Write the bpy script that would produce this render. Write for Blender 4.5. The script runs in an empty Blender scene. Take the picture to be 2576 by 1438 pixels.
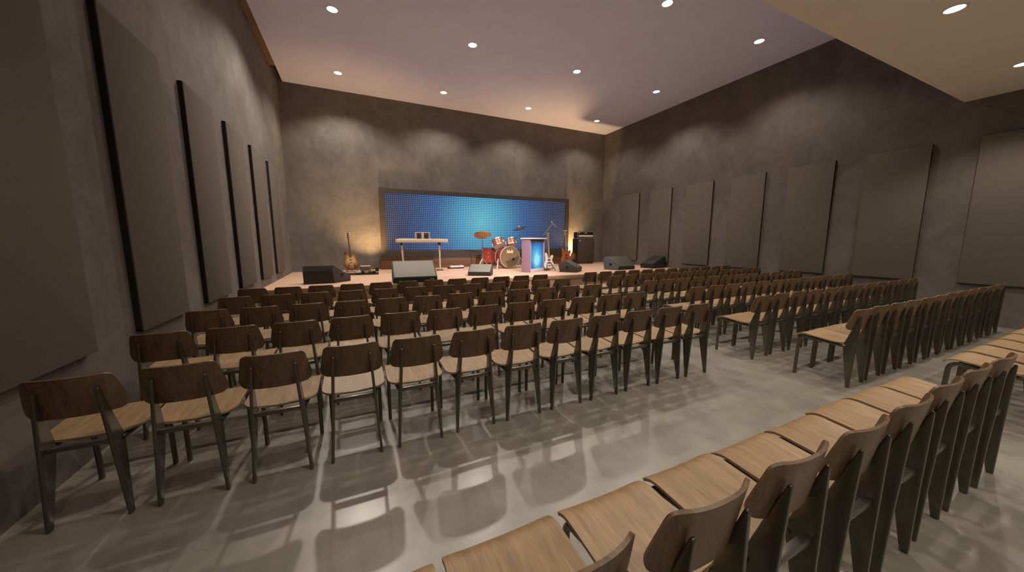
import bpy, bmesh, math, random
from mathutils import Vector, Matrix
random.seed(7)
C = bpy.context.scene.collection
U = 1.45                       # survey unit: the eye height of the photographer, in metres
PI = math.pi
STAGE = 0.36                   # stage height in survey units

def W(x, y, h):                # plan position (survey units) and height above the floor -> metres
    return Vector((x * U, y * U, h * U))

# ------------------------------------------------------------------ materials
MATS = {}
def nt_new(name):
    m = bpy.data.materials.new(name); m.use_nodes = True
    n = m.node_tree.nodes; l = m.node_tree.links
    return m, n, l, n['Principled BSDF']

def plain(name, col, rough=0.5, metal=0.0, spec=0.5, noise=0.0, scale=30.0, bump=0.0, coat=0.0):
    m, n, l, b = nt_new(name)
    b.inputs['Base Color'].default_value = (*col, 1)
    b.inputs['Roughness'].default_value = rough
    b.inputs['Metallic'].default_value = metal
    b.inputs['Specular IOR Level'].default_value = spec
    b.inputs['Coat Weight'].default_value = coat
    tc = n.new('ShaderNodeTexCoord'); nz = n.new('ShaderNodeTexNoise')
    nz.inputs['Scale'].default_value = scale; nz.inputs['Detail'].default_value = 4
    l.new(tc.outputs['Object'], nz.inputs['Vector'])
    mx = n.new('ShaderNodeMix'); mx.data_type = 'RGBA'
    k = max(noise, 0.04)
    mx.inputs['A'].default_value = (*[c * (1 - k) for c in col], 1)
    mx.inputs['B'].default_value = (*[min(1, c * (1 + k)) for c in col], 1)
    l.new(nz.outputs['Fac'], mx.inputs['Factor']); l.new(mx.outputs['Result'], b.inputs['Base Color'])
    if bump:
        bp = n.new('ShaderNodeBump'); bp.inputs['Strength'].default_value = bump; bp.inputs['Distance'].default_value = 0.003
        l.new(nz.outputs['Fac'], bp.inputs['Height']); l.new(bp.outputs['Normal'], b.inputs['Normal'])
    MATS[name] = m
    return m

def wood(name, dark, light, axis=1, scale=1.0, rough=0.42, seams=0.0):
    """grain running along the given local axis"""
    m, n, l, b = nt_new(name)
    tc = n.new('ShaderNodeTexCoord'); mp = n.new('ShaderNodeMapping')
    oi = n.new('ShaderNodeObjectInfo')
    add = n.new('ShaderNodeVectorMath'); add.operation = 'ADD'
    sc = n.new('ShaderNodeVectorMath'); sc.operation = 'SCALE'; sc.inputs['Scale'].default_value = 17.0
    comb = n.new('ShaderNodeCombineXYZ')
    for i in range(3): l.new(oi.outputs['Random'], comb.inputs[i])
    l.new(comb.outputs[0], sc.inputs[0])
    l.new(tc.outputs['Object'], add.inputs[0]); l.new(sc.outputs[0], add.inputs[1])
    l.new(add.outputs[0], mp.inputs['Vector'])
    s = [38.0 * scale] * 3; s[axis] = 2.2 * scale
    mp.inputs['Scale'].default_value = s
    a = n.new('ShaderNodeTexNoise'); a.inputs['Scale'].default_value = 1.0; a.inputs['Detail'].default_value = 5; a.inputs['Distortion'].default_value = 0.7
    l.new(mp.outputs[0], a.inputs['Vector'])
    s2 = n.new('ShaderNodeMapping'); t = [150.0 * scale] * 3; t[axis] = 5.0 * scale
    s2.inputs['Scale'].default_value = t
    l.new(add.outputs[0], s2.inputs['Vector'])
    f = n.new('ShaderNodeTexNoise'); f.inputs['Scale'].default_value = 1.0; f.inputs['Detail'].default_value = 3
    l.new(s2.outputs[0], f.inputs['Vector'])
    mixf = n.new('ShaderNodeMix'); mixf.inputs['Factor'].default_value = 0.35
    l.new(a.outputs['Fac'], mixf.inputs['A']); l.new(f.outputs['Fac'], mixf.inputs['B'])
    r = n.new('ShaderNodeValToRGB')
    r.color_ramp.elements[0].position = 0.33; r.color_ramp.elements[0].color = (*dark, 1)
    r.color_ramp.elements[1].position = 0.66; r.color_ramp.elements[1].color = (*light, 1)
    l.new(mixf.outputs['Result'], r.inputs['Fac'])
    hs = n.new('ShaderNodeHueSaturation')
    mr = n.new('ShaderNodeMapRange'); mr.inputs['To Min'].default_value = 0.88; mr.inputs['To Max'].default_value = 1.12
    l.new(oi.outputs['Random'], mr.inputs['Value']); l.new(mr.outputs[0], hs.inputs['Value'])
    l.new(r.outputs['Color'], hs.inputs['Color'])
    l.new(hs.outputs['Color'], b.inputs['Base Color'])
    b.inputs['Roughness'].default_value = rough
    bp = n.new('ShaderNodeBump'); bp.inputs['Strength'].default_value = 0.12; bp.inputs['Distance'].default_value = 0.002
    l.new(mixf.outputs['Result'], bp.inputs['Height']); l.new(bp.outputs['Normal'], b.inputs['Normal'])
    MATS[name] = m
    return m

def plaster(name, dark, light, rough=0.75):
    m, n, l, b = nt_new(name)
    tc = n.new('ShaderNodeTexCoord')
    big = n.new('ShaderNodeTexNoise'); big.inputs['Scale'].default_value = 0.9; big.inputs['Detail'].default_value = 8; big.inputs['Roughness'].default_value = 0.62; big.inputs['Distortion'].default_value = 0.6
    mp = n.new('ShaderNodeMapping'); mp.inputs['Scale'].default_value = (1.6, 1.6, 1.2)
    l.new(tc.outputs['Object'], big.inputs['Vector']); l.new(tc.outputs['Object'], mp.inputs['Vector'])
    tr = n.new('ShaderNodeTexNoise'); tr.inputs['Scale'].default_value = 1.6; tr.inputs['Detail'].default_value = 9; tr.inputs['Roughness'].default_value = 0.7; tr.inputs['Distortion'].default_value = 1.2
    l.new(mp.outputs[0], tr.inputs['Vector'])
    mx = n.new('ShaderNodeMix'); mx.inputs['Factor'].default_value = 0.5
    l.new(big.outputs['Fac'], mx.inputs['A']); l.new(tr.outputs['Fac'], mx.inputs['B'])
    r = n.new('ShaderNodeValToRGB')
    r.color_ramp.elements[0].position = 0.36; r.color_ramp.elements[0].color = (*dark, 1)
    r.color_ramp.elements[1].position = 0.64; r.color_ramp.elements[1].color = (*light, 1)
    l.new(mx.outputs['Result'], r.inputs['Fac']); l.new(r.outputs['Color'], b.inputs['Base Color'])
    b.inputs['Roughness'].default_value = rough
    b.inputs['Specular IOR Level'].default_value = 0.35
    bp = n.new('ShaderNodeBump'); bp.inputs['Strength'].default_value = 0.22; bp.inputs['Distance'].default_value = 0.02
    l.new(tr.outputs['Fac'], bp.inputs['Height']); l.new(bp.outputs['Normal'], b.inputs['Normal'])
    MATS[name] = m
    return m

def concrete(name):
    m, n, l, b = nt_new(name)
    tc = n.new('ShaderNodeTexCoord')
    a = n.new('ShaderNodeTexNoise'); a.inputs['Scale'].default_value = 0.55; a.inputs['Detail'].default_value = 7; a.inputs['Roughness'].default_value = 0.6; a.inputs['Distortion'].default_value = 0.1
    c = n.new('ShaderNodeTexNoise'); c.inputs['Scale'].default_value = 3.2; c.inputs['Detail'].default_value = 6; c.inputs['Roughness'].default_value = 0.62; c.inputs['Distortion'].default_value = 0.0
    for x in (a, c): l.new(tc.outputs['Object'], x.inputs['Vector'])
    mx = n.new('ShaderNodeMix'); mx.inputs['Factor'].default_value = 0.5
    l.new(a.outputs['Fac'], mx.inputs['A']); l.new(c.outputs['Fac'], mx.inputs['B'])
    r = n.new('ShaderNodeValToRGB')
    r.color_ramp.elements[0].position = 0.30; r.color_ramp.elements[0].color = (0.165, 0.155, 0.124, 1)
    r.color_ramp.elements[1].position = 0.70; r.color_ramp.elements[1].color = (0.365, 0.330, 0.278, 1)
    l.new(mx.outputs['Result'], r.inputs['Fac']); l.new(r.outputs['Color'], b.inputs['Base Color'])
    rr = n.new('ShaderNodeMapRange'); rr.inputs['From Min'].default_value = 0.3; rr.inputs['From Max'].default_value = 0.7
    rr.inputs['To Min'].default_value = 0.24; rr.inputs['To Max'].default_value = 0.36
    l.new(c.outputs['Fac'], rr.inputs['Value']); l.new(rr.outputs[0], b.inputs['Roughness'])
    b.inputs['Specular IOR Level'].default_value = 0.8
    b.inputs['Coat Weight'].default_value = 0.7; b.inputs['Coat Roughness'].default_value = 0.42; b.inputs['Coat IOR'].default_value = 1.5
    MATS[name] = m
    return m

def glow(name, col, strength):
    m, n, l, b = nt_new(name)
    b.inputs['Base Color'].default_value = (0.8, 0.8, 0.8, 1)
    b.inputs['Emission Color'].default_value = (*col, 1)
    b.inputs['Emission Strength'].default_value = strength
    MATS[name] = m
    return m

def led_display(name, pitch, cx, cz, half):
    """rows of lit points over a dim ground, the picture brightest round (cx, cz)"""
    m, n, l, b = nt_new(name)
    tc = n.new('ShaderNodeTexCoord'); sp = n.new('ShaderNodeSeparateXYZ')
    l.new(tc.outputs['Object'], sp.inputs[0])
    def math_(op, a, bb=None):
        k = n.new('ShaderNodeMath'); k.operation = op
        for i, v in enumerate((a, bb)):
            if v is None: continue
            if isinstance(v, (int, float)): k.inputs[i].default_value = v
            else: l.new(v, k.inputs[i])
        return k.outputs[0]
    def cell(s):
        f = math_('FRACT', math_('ADD', math_('DIVIDE', s, pitch), 100.5))
        return math_('SUBTRACT', f, 0.5)
    fx, fz = cell(sp.outputs[0]), cell(sp.outputs[2])
    d = math_('SQRT', math_('ADD', math_('MULTIPLY', fx, fx), math_('MULTIPLY', fz, fz)))
    dot = n.new('ShaderNodeMapRange'); dot.interpolation_type = 'SMOOTHSTEP'
    dot.inputs['From Max'].default_value = 0.14
    l.new(d, dot.inputs['Value'])
    ux = math_('DIVIDE', math_('SUBTRACT', sp.outputs[0], cx), half)
    uz = math_('DIVIDE', math_('SUBTRACT', sp.outputs[2], cz), half * 0.95)
    rad = math_('SQRT', math_('ADD', math_('MULTIPLY', ux, ux), math_('MULTIPLY', uz, uz)))
    grow = n.new('ShaderNodeMapRange'); grow.inputs['From Max'].default_value = 0.8; grow.inputs['To Min'].default_value = 0.62; grow.inputs['To Max'].default_value = 0.37
    l.new(rad, grow.inputs['Value']); l.new(grow.outputs[0], dot.inputs['From Min'])
    def ramp(stops):
        r = n.new('ShaderNodeValToRGB'); e = r.color_ramp.elements
        e[0].position, e[0].color = stops[0][0], (*stops[0][1], 1)
        e[1].position, e[1].color = stops[-1][0], (*stops[-1][1], 1)
        for p, c in stops[1:-1]:
            k = e.new(p); k.color = (*c, 1)
        l.new(rad, r.inputs['Fac']); return r.outputs['Color']
    lit = ramp([(0.0, (0.30, 0.86, 0.98)), (0.22, (0.20, 0.66, 0.90)), (0.45, (0.12, 0.33, 0.66)), (0.75, (0.13, 0.20, 0.39)), (1.0, (0.16, 0.20, 0.32))])
    gap = ramp([(0.0, (0.004, 0.20, 0.30)), (0.22, (0.003, 0.12, 0.26)), (0.45, (0.003, 0.034, 0.14)), (0.75, (0.004, 0.014, 0.060)), (1.0, (0.007, 0.011, 0.032))])
    mx = n.new('ShaderNodeMix'); mx.data_type = 'RGBA'
    l.new(dot.outputs[0], mx.inputs['Factor']); l.new(gap, mx.inputs['A']); l.new(lit, mx.inputs['B'])
    b.inputs['Base Color'].default_value = (0.01, 0.01, 0.012, 1); b.inputs['Roughness'].default_value = 0.6
    l.new(mx.outputs['Result'], b.inputs['Emission Color']); b.inputs['Emission Strength'].default_value = 0.92
    MATS[name] = m
    return m

def lectern_glow(name):
    m, n, l, b = nt_new(name)
    tc = n.new('ShaderNodeTexCoord'); nz = n.new('ShaderNodeTexNoise'); nz.inputs['Scale'].default_value = 3.0; nz.inputs['Detail'].default_value = 4
    mp = n.new('ShaderNodeMapping'); mp.inputs['Scale'].default_value = (2.2, 1, 1.6); mp.inputs['Location'].default_value = (0, 0, -0.62)
    g = n.new('ShaderNodeTexGradient'); g.gradient_type = 'SPHERICAL'
    l.new(tc.outputs['Object'], mp.inputs['Vector']); l.new(mp.outputs[0], g.inputs['Vector']); l.new(tc.outputs['Object'], nz.inputs['Vector'])
    k = n.new('ShaderNodeMath'); k.operation = 'MULTIPLY_ADD'; k.inputs[1].default_value = 0.5
    l.new(nz.outputs['Fac'], k.inputs[0]); l.new(g.outputs['Fac'], k.inputs[2])
    r = n.new('ShaderNodeValToRGB'); e = r.color_ramp.elements
    e[0].position, e[0].color = 0.25, (0.01, 0.03, 0.14, 1)
    e[1].position, e[1].color = 1.15, (0.35, 0.85, 0.95, 1)
    x = e.new(0.6); x.color = (0.03, 0.22, 0.62, 1); x = e.new(0.88); x.color = (0.10, 0.55, 0.80, 1)
    l.new(k.outputs[0], r.inputs['Fac']); l.new(r.outputs['Color'], b.inputs['Emission Color'])
    b.inputs['Emission Strength'].default_value = 0.9; b.inputs['Base Color'].default_value = (0.02, 0.03, 0.06, 1); b.inputs['Roughness'].default_value = 0.15
    MATS[name] = m
    return m

def sunburst(name):
    m, n, l, b = nt_new(name)
    tc = n.new('ShaderNodeTexCoord'); mp = n.new('ShaderNodeMapping')
    mp.inputs['Scale'].default_value = (4.4, 0.01, 3.6); mp.inputs['Location'].default_value = (0, 0, -0.92)
    g = n.new('ShaderNodeTexGradient'); g.gradient_type = 'SPHERICAL'
    l.new(tc.outputs['Object'], mp.inputs['Vector']); l.new(mp.outputs[0], g.inputs['Vector'])
    r = n.new('ShaderNodeValToRGB'); e = r.color_ramp.elements
    e[0].position, e[0].color = 0.04, (0.13, 0.035, 0.008, 1)
    e[1].position, e[1].color = 0.75, (0.72, 0.50, 0.22, 1)
    x = e.new(0.3); x.color = (0.42, 0.16, 0.03, 1)
    l.new(g.outputs['Fac'], r.inputs['Fac']); l.new(r.outputs['Color'], b.inputs['Base Color'])
    b.inputs['Roughness'].default_value = 0.25; b.inputs['Coat Weight'].default_value = 0.5
    MATS[name] = m
    return m

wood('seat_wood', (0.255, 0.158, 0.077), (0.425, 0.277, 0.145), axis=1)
wood('back_wood_shaded', (0.100, 0.055, 0.027), (0.205, 0.120, 0.062), axis=2)  # same timber as the seats, darkened for the unlit backs
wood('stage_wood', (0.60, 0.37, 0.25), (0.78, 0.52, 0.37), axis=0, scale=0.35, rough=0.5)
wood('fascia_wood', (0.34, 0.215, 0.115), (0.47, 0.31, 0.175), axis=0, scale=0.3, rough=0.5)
wood('plinth_wood', (0.10, 0.045, 0.018), (0.17, 0.080, 0.034), axis=0, scale=0.3)
wood('trim_wood', (0.17, 0.105, 0.056), (0.25, 0.16, 0.088), axis=1, scale=0.3)
plain('steel', (0.145, 0.135, 0.110), 0.34, 0.8, noise=0.15, scale=60)
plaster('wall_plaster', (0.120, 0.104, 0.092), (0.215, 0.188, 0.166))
plaster('wall_plaster_shaded', (0.100, 0.086, 0.077), (0.172, 0.150, 0.133))  # same plaster, the right wall's dimmer light put into its colour
concrete('floor_concrete')
plain('low_ceiling_paint', (0.84, 0.76, 0.66), 0.9, noise=0.05, scale=2)
plain('ceiling_spill_tint', (0.72, 0.735, 0.965), 0.9, noise=0.05, scale=2)  # blue spill from the LED screen mixed into the ceiling colour
plain('roof_dark', (0.03, 0.028, 0.026), 0.9)
plain('panel_fabric', (0.146, 0.128, 0.106), 0.95, spec=0.1, noise=0.25, scale=220, bump=0.3)
plain('panel_edge_shade', (0.012, 0.011, 0.009), 0.8)  # shade on the unlit panel edges, painted as near-black
plain('black_paint', (0.012, 0.012, 0.013), 0.55, noise=0.2, scale=120)
plain('black_grille', (0.018, 0.019, 0.017), 0.6, noise=0.5, scale=400, bump=0.4)
plain('grey_grille', (0.185, 0.175, 0.145), 0.6, 0.1, noise=0.3, scale=420, bump=0.4)
plain('dark_grille', (0.075, 0.075, 0.066), 0.6, 0.1, noise=0.3, scale=420, bump=0.4)
plain('box_carpet', (0.055, 0.048, 0.042), 0.9, noise=0.4, scale=200, bump=0.3)
plain('slate_paint', (0.095, 0.10, 0.125), 0.55)
plain('screen_frame', (0.055, 0.042, 0.032), 0.5)
plain('white_paint', (0.72, 0.70, 0.68), 0.4)
plain('cream_plastic', (0.66, 0.56, 0.40), 0.45)
plain('chrome', (0.72, 0.70, 0.67), 0.22, 1.0)
plain('chrome_dull', (0.42, 0.41, 0.40), 0.4, 0.9)
plain('red_lacquer', (0.36, 0.045, 0.028), 0.25, coat=0.6, noise=0.2, scale=6)
plain('amber_lacquer', (0.36, 0.10, 0.035), 0.25, coat=0.6, noise=0.2, scale=6)
plain('kick_head', (0.20, 0.135, 0.06), 0.5, noise=0.25, scale=30)
plain('drum_skin', (0.70, 0.58, 0.36), 0.5)
plain('bronze', (0.55, 0.38, 0.20), 0.32, 0.9, noise=0.2, scale=12)
plain('silver_bronze', (0.52, 0.50, 0.52), 0.3, 0.9)
plain('guitar_cream', (0.82, 0.76, 0.60), 0.3, coat=0.5)
plain('guitar_red', (0.42, 0.115, 0.045), 0.3, coat=0.5, noise=0.3, scale=10)
plain('neck_wood', (0.34, 0.22, 0.12), 0.45)
plain('neck_dark', (0.10, 0.065, 0.04), 0.5)
plain('amp_cloth', (0.070, 0.052, 0.030), 0.85, noise=0.4, scale=300, bump=0.3)
plain('lectern_side', (0.30, 0.20, 0.27), 0.35)
plain('lectern_trim', (0.55, 0.50, 0.52), 0.35)
sunburst('sunburst_lacquer')
lectern_glow('lectern_glow')
glow('lamp_lens', (1.0, 0.93, 0.82), 4.0)
glow('lamp_lens_small', (1.0, 0.72, 0.40), 6.0)

# ------------------------------------------------------------------ mesh builder
class MB:
    def __init__(self): self.bm = bmesh.new()
    def box(self, lo, hi, bevel=0.0, seg=2, M=None):
        vs = [self.bm.verts.new((lo[0] if i & 1 == 0 else hi[0], lo[1] if i & 2 == 0 else hi[1], lo[2] if i & 4 == 0 else hi[2])) for i in range(8)]
        fs = [self.bm.faces.new([vs[k] for k in f]) for f in ((0, 2, 3, 1), (4, 5, 7, 6), (0, 1, 5, 4), (2, 6, 7, 3), (0, 4, 6, 2), (1, 3, 7, 5))]
        self._fin(vs, fs, bevel, seg, M); return self
    def prism(self, pts, axis, a, b, bevel=0.0, seg=2, M=None):
        """polygon pts (two coords, the axes left over in order) swept along axis from a to b"""
        def p(q, t):
            c = list(q); c.insert(axis, t); return c
        A = [self.bm.verts.new(p(q, a)) for q in pts]; B = [self.bm.verts.new(p(q, b)) for q in pts]
        k = len(pts)
        fs = [self.bm.faces.new(A), self.bm.faces.new(B[::-1])]
        fs += [self.bm.faces.new((A[i], B[i], B[(i + 1) % k], A[(i + 1) % k])) for i in range(k)]
        self._fin(A + B, fs, bevel, seg, M); return self
    def _fin(self, vs, fs, bevel, seg, M):
        bmesh.ops.recalc_face_normals(self.bm, faces=fs)
        if M is not None: bmesh.ops.transform(self.bm, matrix=M, verts=vs)
        if bevel > 0:
            es = list({e for f in fs for e in f.edges})
            bmesh.ops.bevel(self.bm, geom=es, offset=bevel, segments=seg, affect='EDGES', profile=0.5, clamp_overlap=True)
    def tube(self, path, r, n=10, cap=True, squash=None):
        path = [Vector(p) for p in path]; rings = []
        rr = r if isinstance(r, (list, tuple)) else [r] * len(path)
        up0 = None
        for i, p in enumerate(path):
            t = (path[min(i + 1, len(path) - 1)] - path[max(i - 1, 0)]).normalized()
            if up0 is None:
                up0 = Vector((1, 0, 0)) if abs(t.x) < 0.9 else Vector((0, 1, 0))
            u = (up0 - t * up0.dot(t)).normalized(); v = t.cross(u); up0 = u
            su, sv = squash or (1, 1)
            rings.append([self.bm.verts.new(p + (u * math.cos(2 * PI * k / n) * su + v * math.sin(2 * PI * k / n) * sv) * rr[i]) for k in range(n)])
        for a, b in zip(rings, rings[1:]):
            for k in range(n): self.bm.faces.new((a[k], a[(k + 1) % n], b[(k + 1) % n], b[k]))
        if cap:
            self.bm.faces.new(rings[0][::-1]); self.bm.faces.new(rings[-1])
        return self
    def lathe(self, prof, n=24, M=None):
        """profile (radius, height) turned about local z"""
        M = M or Matrix.Identity(4); rings = []
        for r, z in prof:
            if r < 1e-6: rings.append([self.bm.verts.new(M @ Vector((0, 0, z)))])
            else: rings.append([self.bm.verts.new(M @ Vector((r * math.cos(2 * PI * k / n), r * math.sin(2 * PI * k / n), z))) for k in range(n)])
        for a, b in zip(rings, rings[1:]):
            for k in range(n):
                q = [a[k % len(a)], a[(k + 1) % len(a)], b[(k + 1) % len(b)], b[k % len(b)]]
                q = list(dict.fromkeys(q))
                if len(q) > 2: self.bm.faces.new(q)
        return self
    def sheet(self, rows, thick):
        """rows of points -> a plate of the given thickness along the given offset vectors"""
        nr, nc = len(rows), len(rows[0])
        A = [[self.bm.verts.new(Vector(p)) for p in r] for r in rows]
        B = []
        for i in range(nr):
            o = []
            for j in range(nc):
                du = Vector(rows[i][min(j + 1, nc - 1)]) - Vector(rows[i][max(j - 1, 0)])
                dv = Vector(rows[min(i + 1, nr - 1)][j]) - Vector(rows[max(i - 1, 0)][j])
                nn = du.cross(dv).normalized()
                o.append(self.bm.verts.new(Vector(rows[i][j]) + nn * thick))
            B.append(o)
        for i in range(nr - 1):
            for j in range(nc - 1):
                self.bm.faces.new((A[i][j], A[i + 1][j], A[i + 1][j + 1], A[i][j + 1]))
                self.bm.faces.new((B[i][j], B[i][j + 1], B[i + 1][j + 1], B[i + 1][j]))
        for i in range(nr - 1):
            self.bm.faces.new((A[i][0], B[i][0], B[i + 1][0], A[i + 1][0]))
            self.bm.faces.new((A[i][-1], A[i + 1][-1], B[i + 1][-1], B[i][-1]))
        for j in range(nc - 1):
            self.bm.faces.new((A[0][j], A[0][j + 1], B[0][j + 1], B[0][j]))
            self.bm.faces.new((A[-1][j], B[-1][j], B[-1][j + 1], A[-1][j + 1]))
        return self
    def build(self, name, mat, parent=None, smooth=35, loc=None):
        bmesh.ops.remove_doubles(self.bm, verts=self.bm.verts, dist=1e-6)
        bmesh.ops.recalc_face_normals(self.bm, faces=self.bm.faces)
        me = bpy.data.meshes.new(name); self.bm.to_mesh(me); self.bm.free()
        me.materials.append(MATS[mat])
        if smooth:
            for p in me.polygons: p.use_smooth = True
            me.set_sharp_from_angle(angle=math.radians(smooth))
        o = bpy.data.objects.new(name, me); C.objects.link(o)
        if parent is not None: o.parent = parent
        if loc is not None: o.location = loc
        return o

def thing(name, label, cat, loc=(0, 0, 0), rz=0.0, group=None, rx=0.0, ry=0.0):
    o = bpy.data.objects.new(name, None); C.objects.link(o); o.empty_display_size = 0.1
    o.location = loc; o.rotation_euler = (rx, ry, rz)
    o['label'] = label; o['category'] = cat
    if group: o['group'] = group
    return o
def tag(o, label, cat, group=None):
    o['label'] = label; o['category'] = cat
    if group: o['group'] = group
    return o
def struct(o): o['kind'] = 'structure'; return o
def copy_tree(o):
    c = o.copy(); C.objects.link(c)
    for ch in list(o.children):
        d = ch.copy(); C.objects.link(d); d.parent = c
        for g in list(ch.children):
            e = g.copy(); C.objects.link(e); e.parent = d
    return c
ORD = 'first second third fourth fifth sixth seventh eighth ninth tenth eleventh twelfth'.split()

# ------------------------------------------------------------------ room shell
XL, XR, YB, YR = -1.15, 6.77, 8.14, -3.2
HC, HL, HT, YLOW = 4.02, 2.65, 4.45, 1.615
T = 0.14
def slab(name, lo, hi, mat):
    a, b = W(*lo), W(*hi)
    c = (a + b) / 2
    return struct(MB().box(a - c, b - c).build(name, mat, smooth=0, loc=c))
slab('floor', (XL - T, YR - T, -0.1), (XR + T, YB + T, 0), 'floor_concrete')
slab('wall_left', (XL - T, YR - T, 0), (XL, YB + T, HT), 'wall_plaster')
slab('wall_right', (XR, YR - T, 0), (XR + T, YB + T, HT), 'wall_plaster_shaded')
slab('wall_stage', (XL, YB, 0), (XR, YB + T, HT), 'wall_plaster')
slab('wall_rear', (XL, YR - T, 0), (XR, YR, HT), 'wall_plaster')
slab('ceiling', (-1.06, YLOW, HC), (XR, YB, HC + 0.12), 'ceiling_spill_tint')
slab('ceiling_low', (XL, YR, HL), (XR, YLOW, HL + 0.10), 'low_ceiling_paint')
slab('wall_bulkhead', (XL, YLOW - 0.10, HL + 0.1001), (XR, YLOW, HT), 'ceiling_spill_tint')
slab('ceiling_upper', (XL, YLOW, HT), (XR, YB + T, HT + 0.1), 'roof_dark')
slab('trim_1', (XL, YLOW, HC + 0.015), (-1.068, 7.54, HC + 0.09), 'trim_wood')

# acoustic wall panels
def acoustic(side, y0, label, w=0.60):
    x = XL if side < 0 else XR
    t = thing('acoustic_panel', label, 'acoustic panel', W(x, y0 + w / 2, 0.485), 0, 'fabric panels along the %s wall' % ('left' if side < 0 else 'right'))
    d = 0.052; hw = w * U / 2; h = 1.725 * U; s = -side
    def bx(a, b, lo, hi): return (min(a * s, b * s), lo[0], lo[1]), (max(a * s, b * s), hi[0], hi[1])
    m = MB()
    for lo, hi in (((-hw, 0), (-hw + 0.02, h)), ((hw - 0.02, 0), (hw, h)), ((-hw, 0), (hw, 0.02)), ((-hw, h - 0.02), (hw, h))):
        m.box(*bx(0.0, d - 0.012, lo, hi))
    m.build('shaded_edge', 'panel_edge_shade', t, smooth=0)
    MB().box(*bx(d - 0.012, d, (-hw, 0), (hw, h)), bevel=0.004).build('fabric_face', 'panel_fabric', t)
    MB().box(*bx(0.0, d - 0.014, (-hw + 0.021, 0.021), (hw - 0.021, h - 0.021))).build('backing', 'panel_edge_shade', t, smooth=0)
left_y = [0.62, 1.61, 2.60, 3.575, 4.545, 5.505, 6.48]
left_lab = [None, 'grey acoustic panel on the left wall, cut by the picture edge, beside the nearest chairs',
            'grey acoustic panel on the left wall, second from the camera', 'grey acoustic panel on the left wall, third from the camera',
            'grey acoustic panel on the left wall, third from the stage end', 'grey acoustic panel on the left wall, second from the stage end',
            'grey acoustic panel on the left wall, closest to the stage']
for y, lb in zip(left_y, left_lab):
    if lb: acoustic(-1, y, lb)
right_lab = ['grey acoustic panel on the right wall, cut by the picture edge', 'grey acoustic panel on the right wall, second from the right picture edge',
             'grey acoustic panel on the right wall, third from the right picture edge', 'grey acoustic panel on the right wall, fourth from the stage end',
             'grey acoustic panel on the right wall, third from the stage end', 'grey acoustic panel on the right wall behind the tilted black monitor, second from stage end',
             'grey acoustic panel on the right wall, closest to the stage corner']
for y, lb in zip([0.82, 1.805, 2.765, 3.735, 4.71, 5.71, 6.70], right_lab): acoustic(1, y, lb, 0.612)

# ------------------------------------------------------------------ lamps
def lamp(name, kind, loc, energy, color, **kw):
    d = bpy.data.lights.new(name, kind); d.energy = energy; d.color = color
    for k, v in kw.items(): setattr(d, k, v)
    o = bpy.data.objects.new(name, d); C.objects.link(o); o.location = loc
    o['kind'] = 'helper'
    return o
WARM = (1.0, 0.90, 0.775)
def downlight(x, y, h, r, label, energy, cone, group='recessed ceiling lights', blend=0.55):
    t = thing('recessed_downlight', label, 'ceiling light', W(x, y, h), 0, group)
    MB().lathe([(r, -0.001), (r, -0.006), (r + 0.018, -0.006), (r + 0.020, -0.001)], 28).build('trim_ring', 'white_paint', t)
    MB().lathe([(0, -0.004), (r * 0.999, -0.004), (r * 0.999, -0.0015), (0, -0.0015)], 28).build('lens', 'lamp_lens', t)
    p = W(x, y, h); p.z -= 0.03
    lamp('downlight_beam', 'SPOT', p, energy, WARM, spot_size=math.radians(cone), spot_blend=blend, shadow_soft_size=r * 0.9)
XS = [-0.08, 1.86, 3.83, 5.80]
for r, (y, e) in enumerate(((7.32, 195), (5.44, 330), (3.49, 270))):
    for k, x in enumerate(XS):
        if r < 2:
            lab = 'round recessed light, %s from the left %s' % (ORD[k], ('in the row by the stage wall', 'in the middle row of the high ceiling')[r])
        elif k < 2: lab = 'round recessed light above the top picture edge, %s in its high row' % ORD[k]
        else: lab = ('round recessed light touching the top picture edge, nearest row of the high ceiling', 'round recessed light of the nearest high row, close to the right wall')[k - 2]
        downlight(x, y, HC, 0.094, lab, e * (0.35 if (r == 2 and k < 2) else (1.5, 1.0, 1.0, 0.62)[k]), 128)
for r, y in enumerate((1.074, -0.9, -2.4)):
    for k, x in enumerate((0.12, 2.07, 4.01, 5.82)):
        if r == 0: lab = ('round recessed light in the low ceiling by the left wall, added out of view', 'round recessed light in the low ceiling, out of view above the picture', 'round recessed light in the low ceiling, the one wholly in view', 'round recessed light in the low ceiling, cut by the right picture edge')[k]  # the leftmost one is an added unseen lamp, lifts the foreground seats
        else: lab = 'round recessed light behind the camera, %s of four, %s row back' % (ORD[k], ORD[r])
        downlight(x, y, HL, 0.075, lab, (75, 110, 130, 130)[k], 130, 'recessed lights in the low ceiling')

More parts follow.
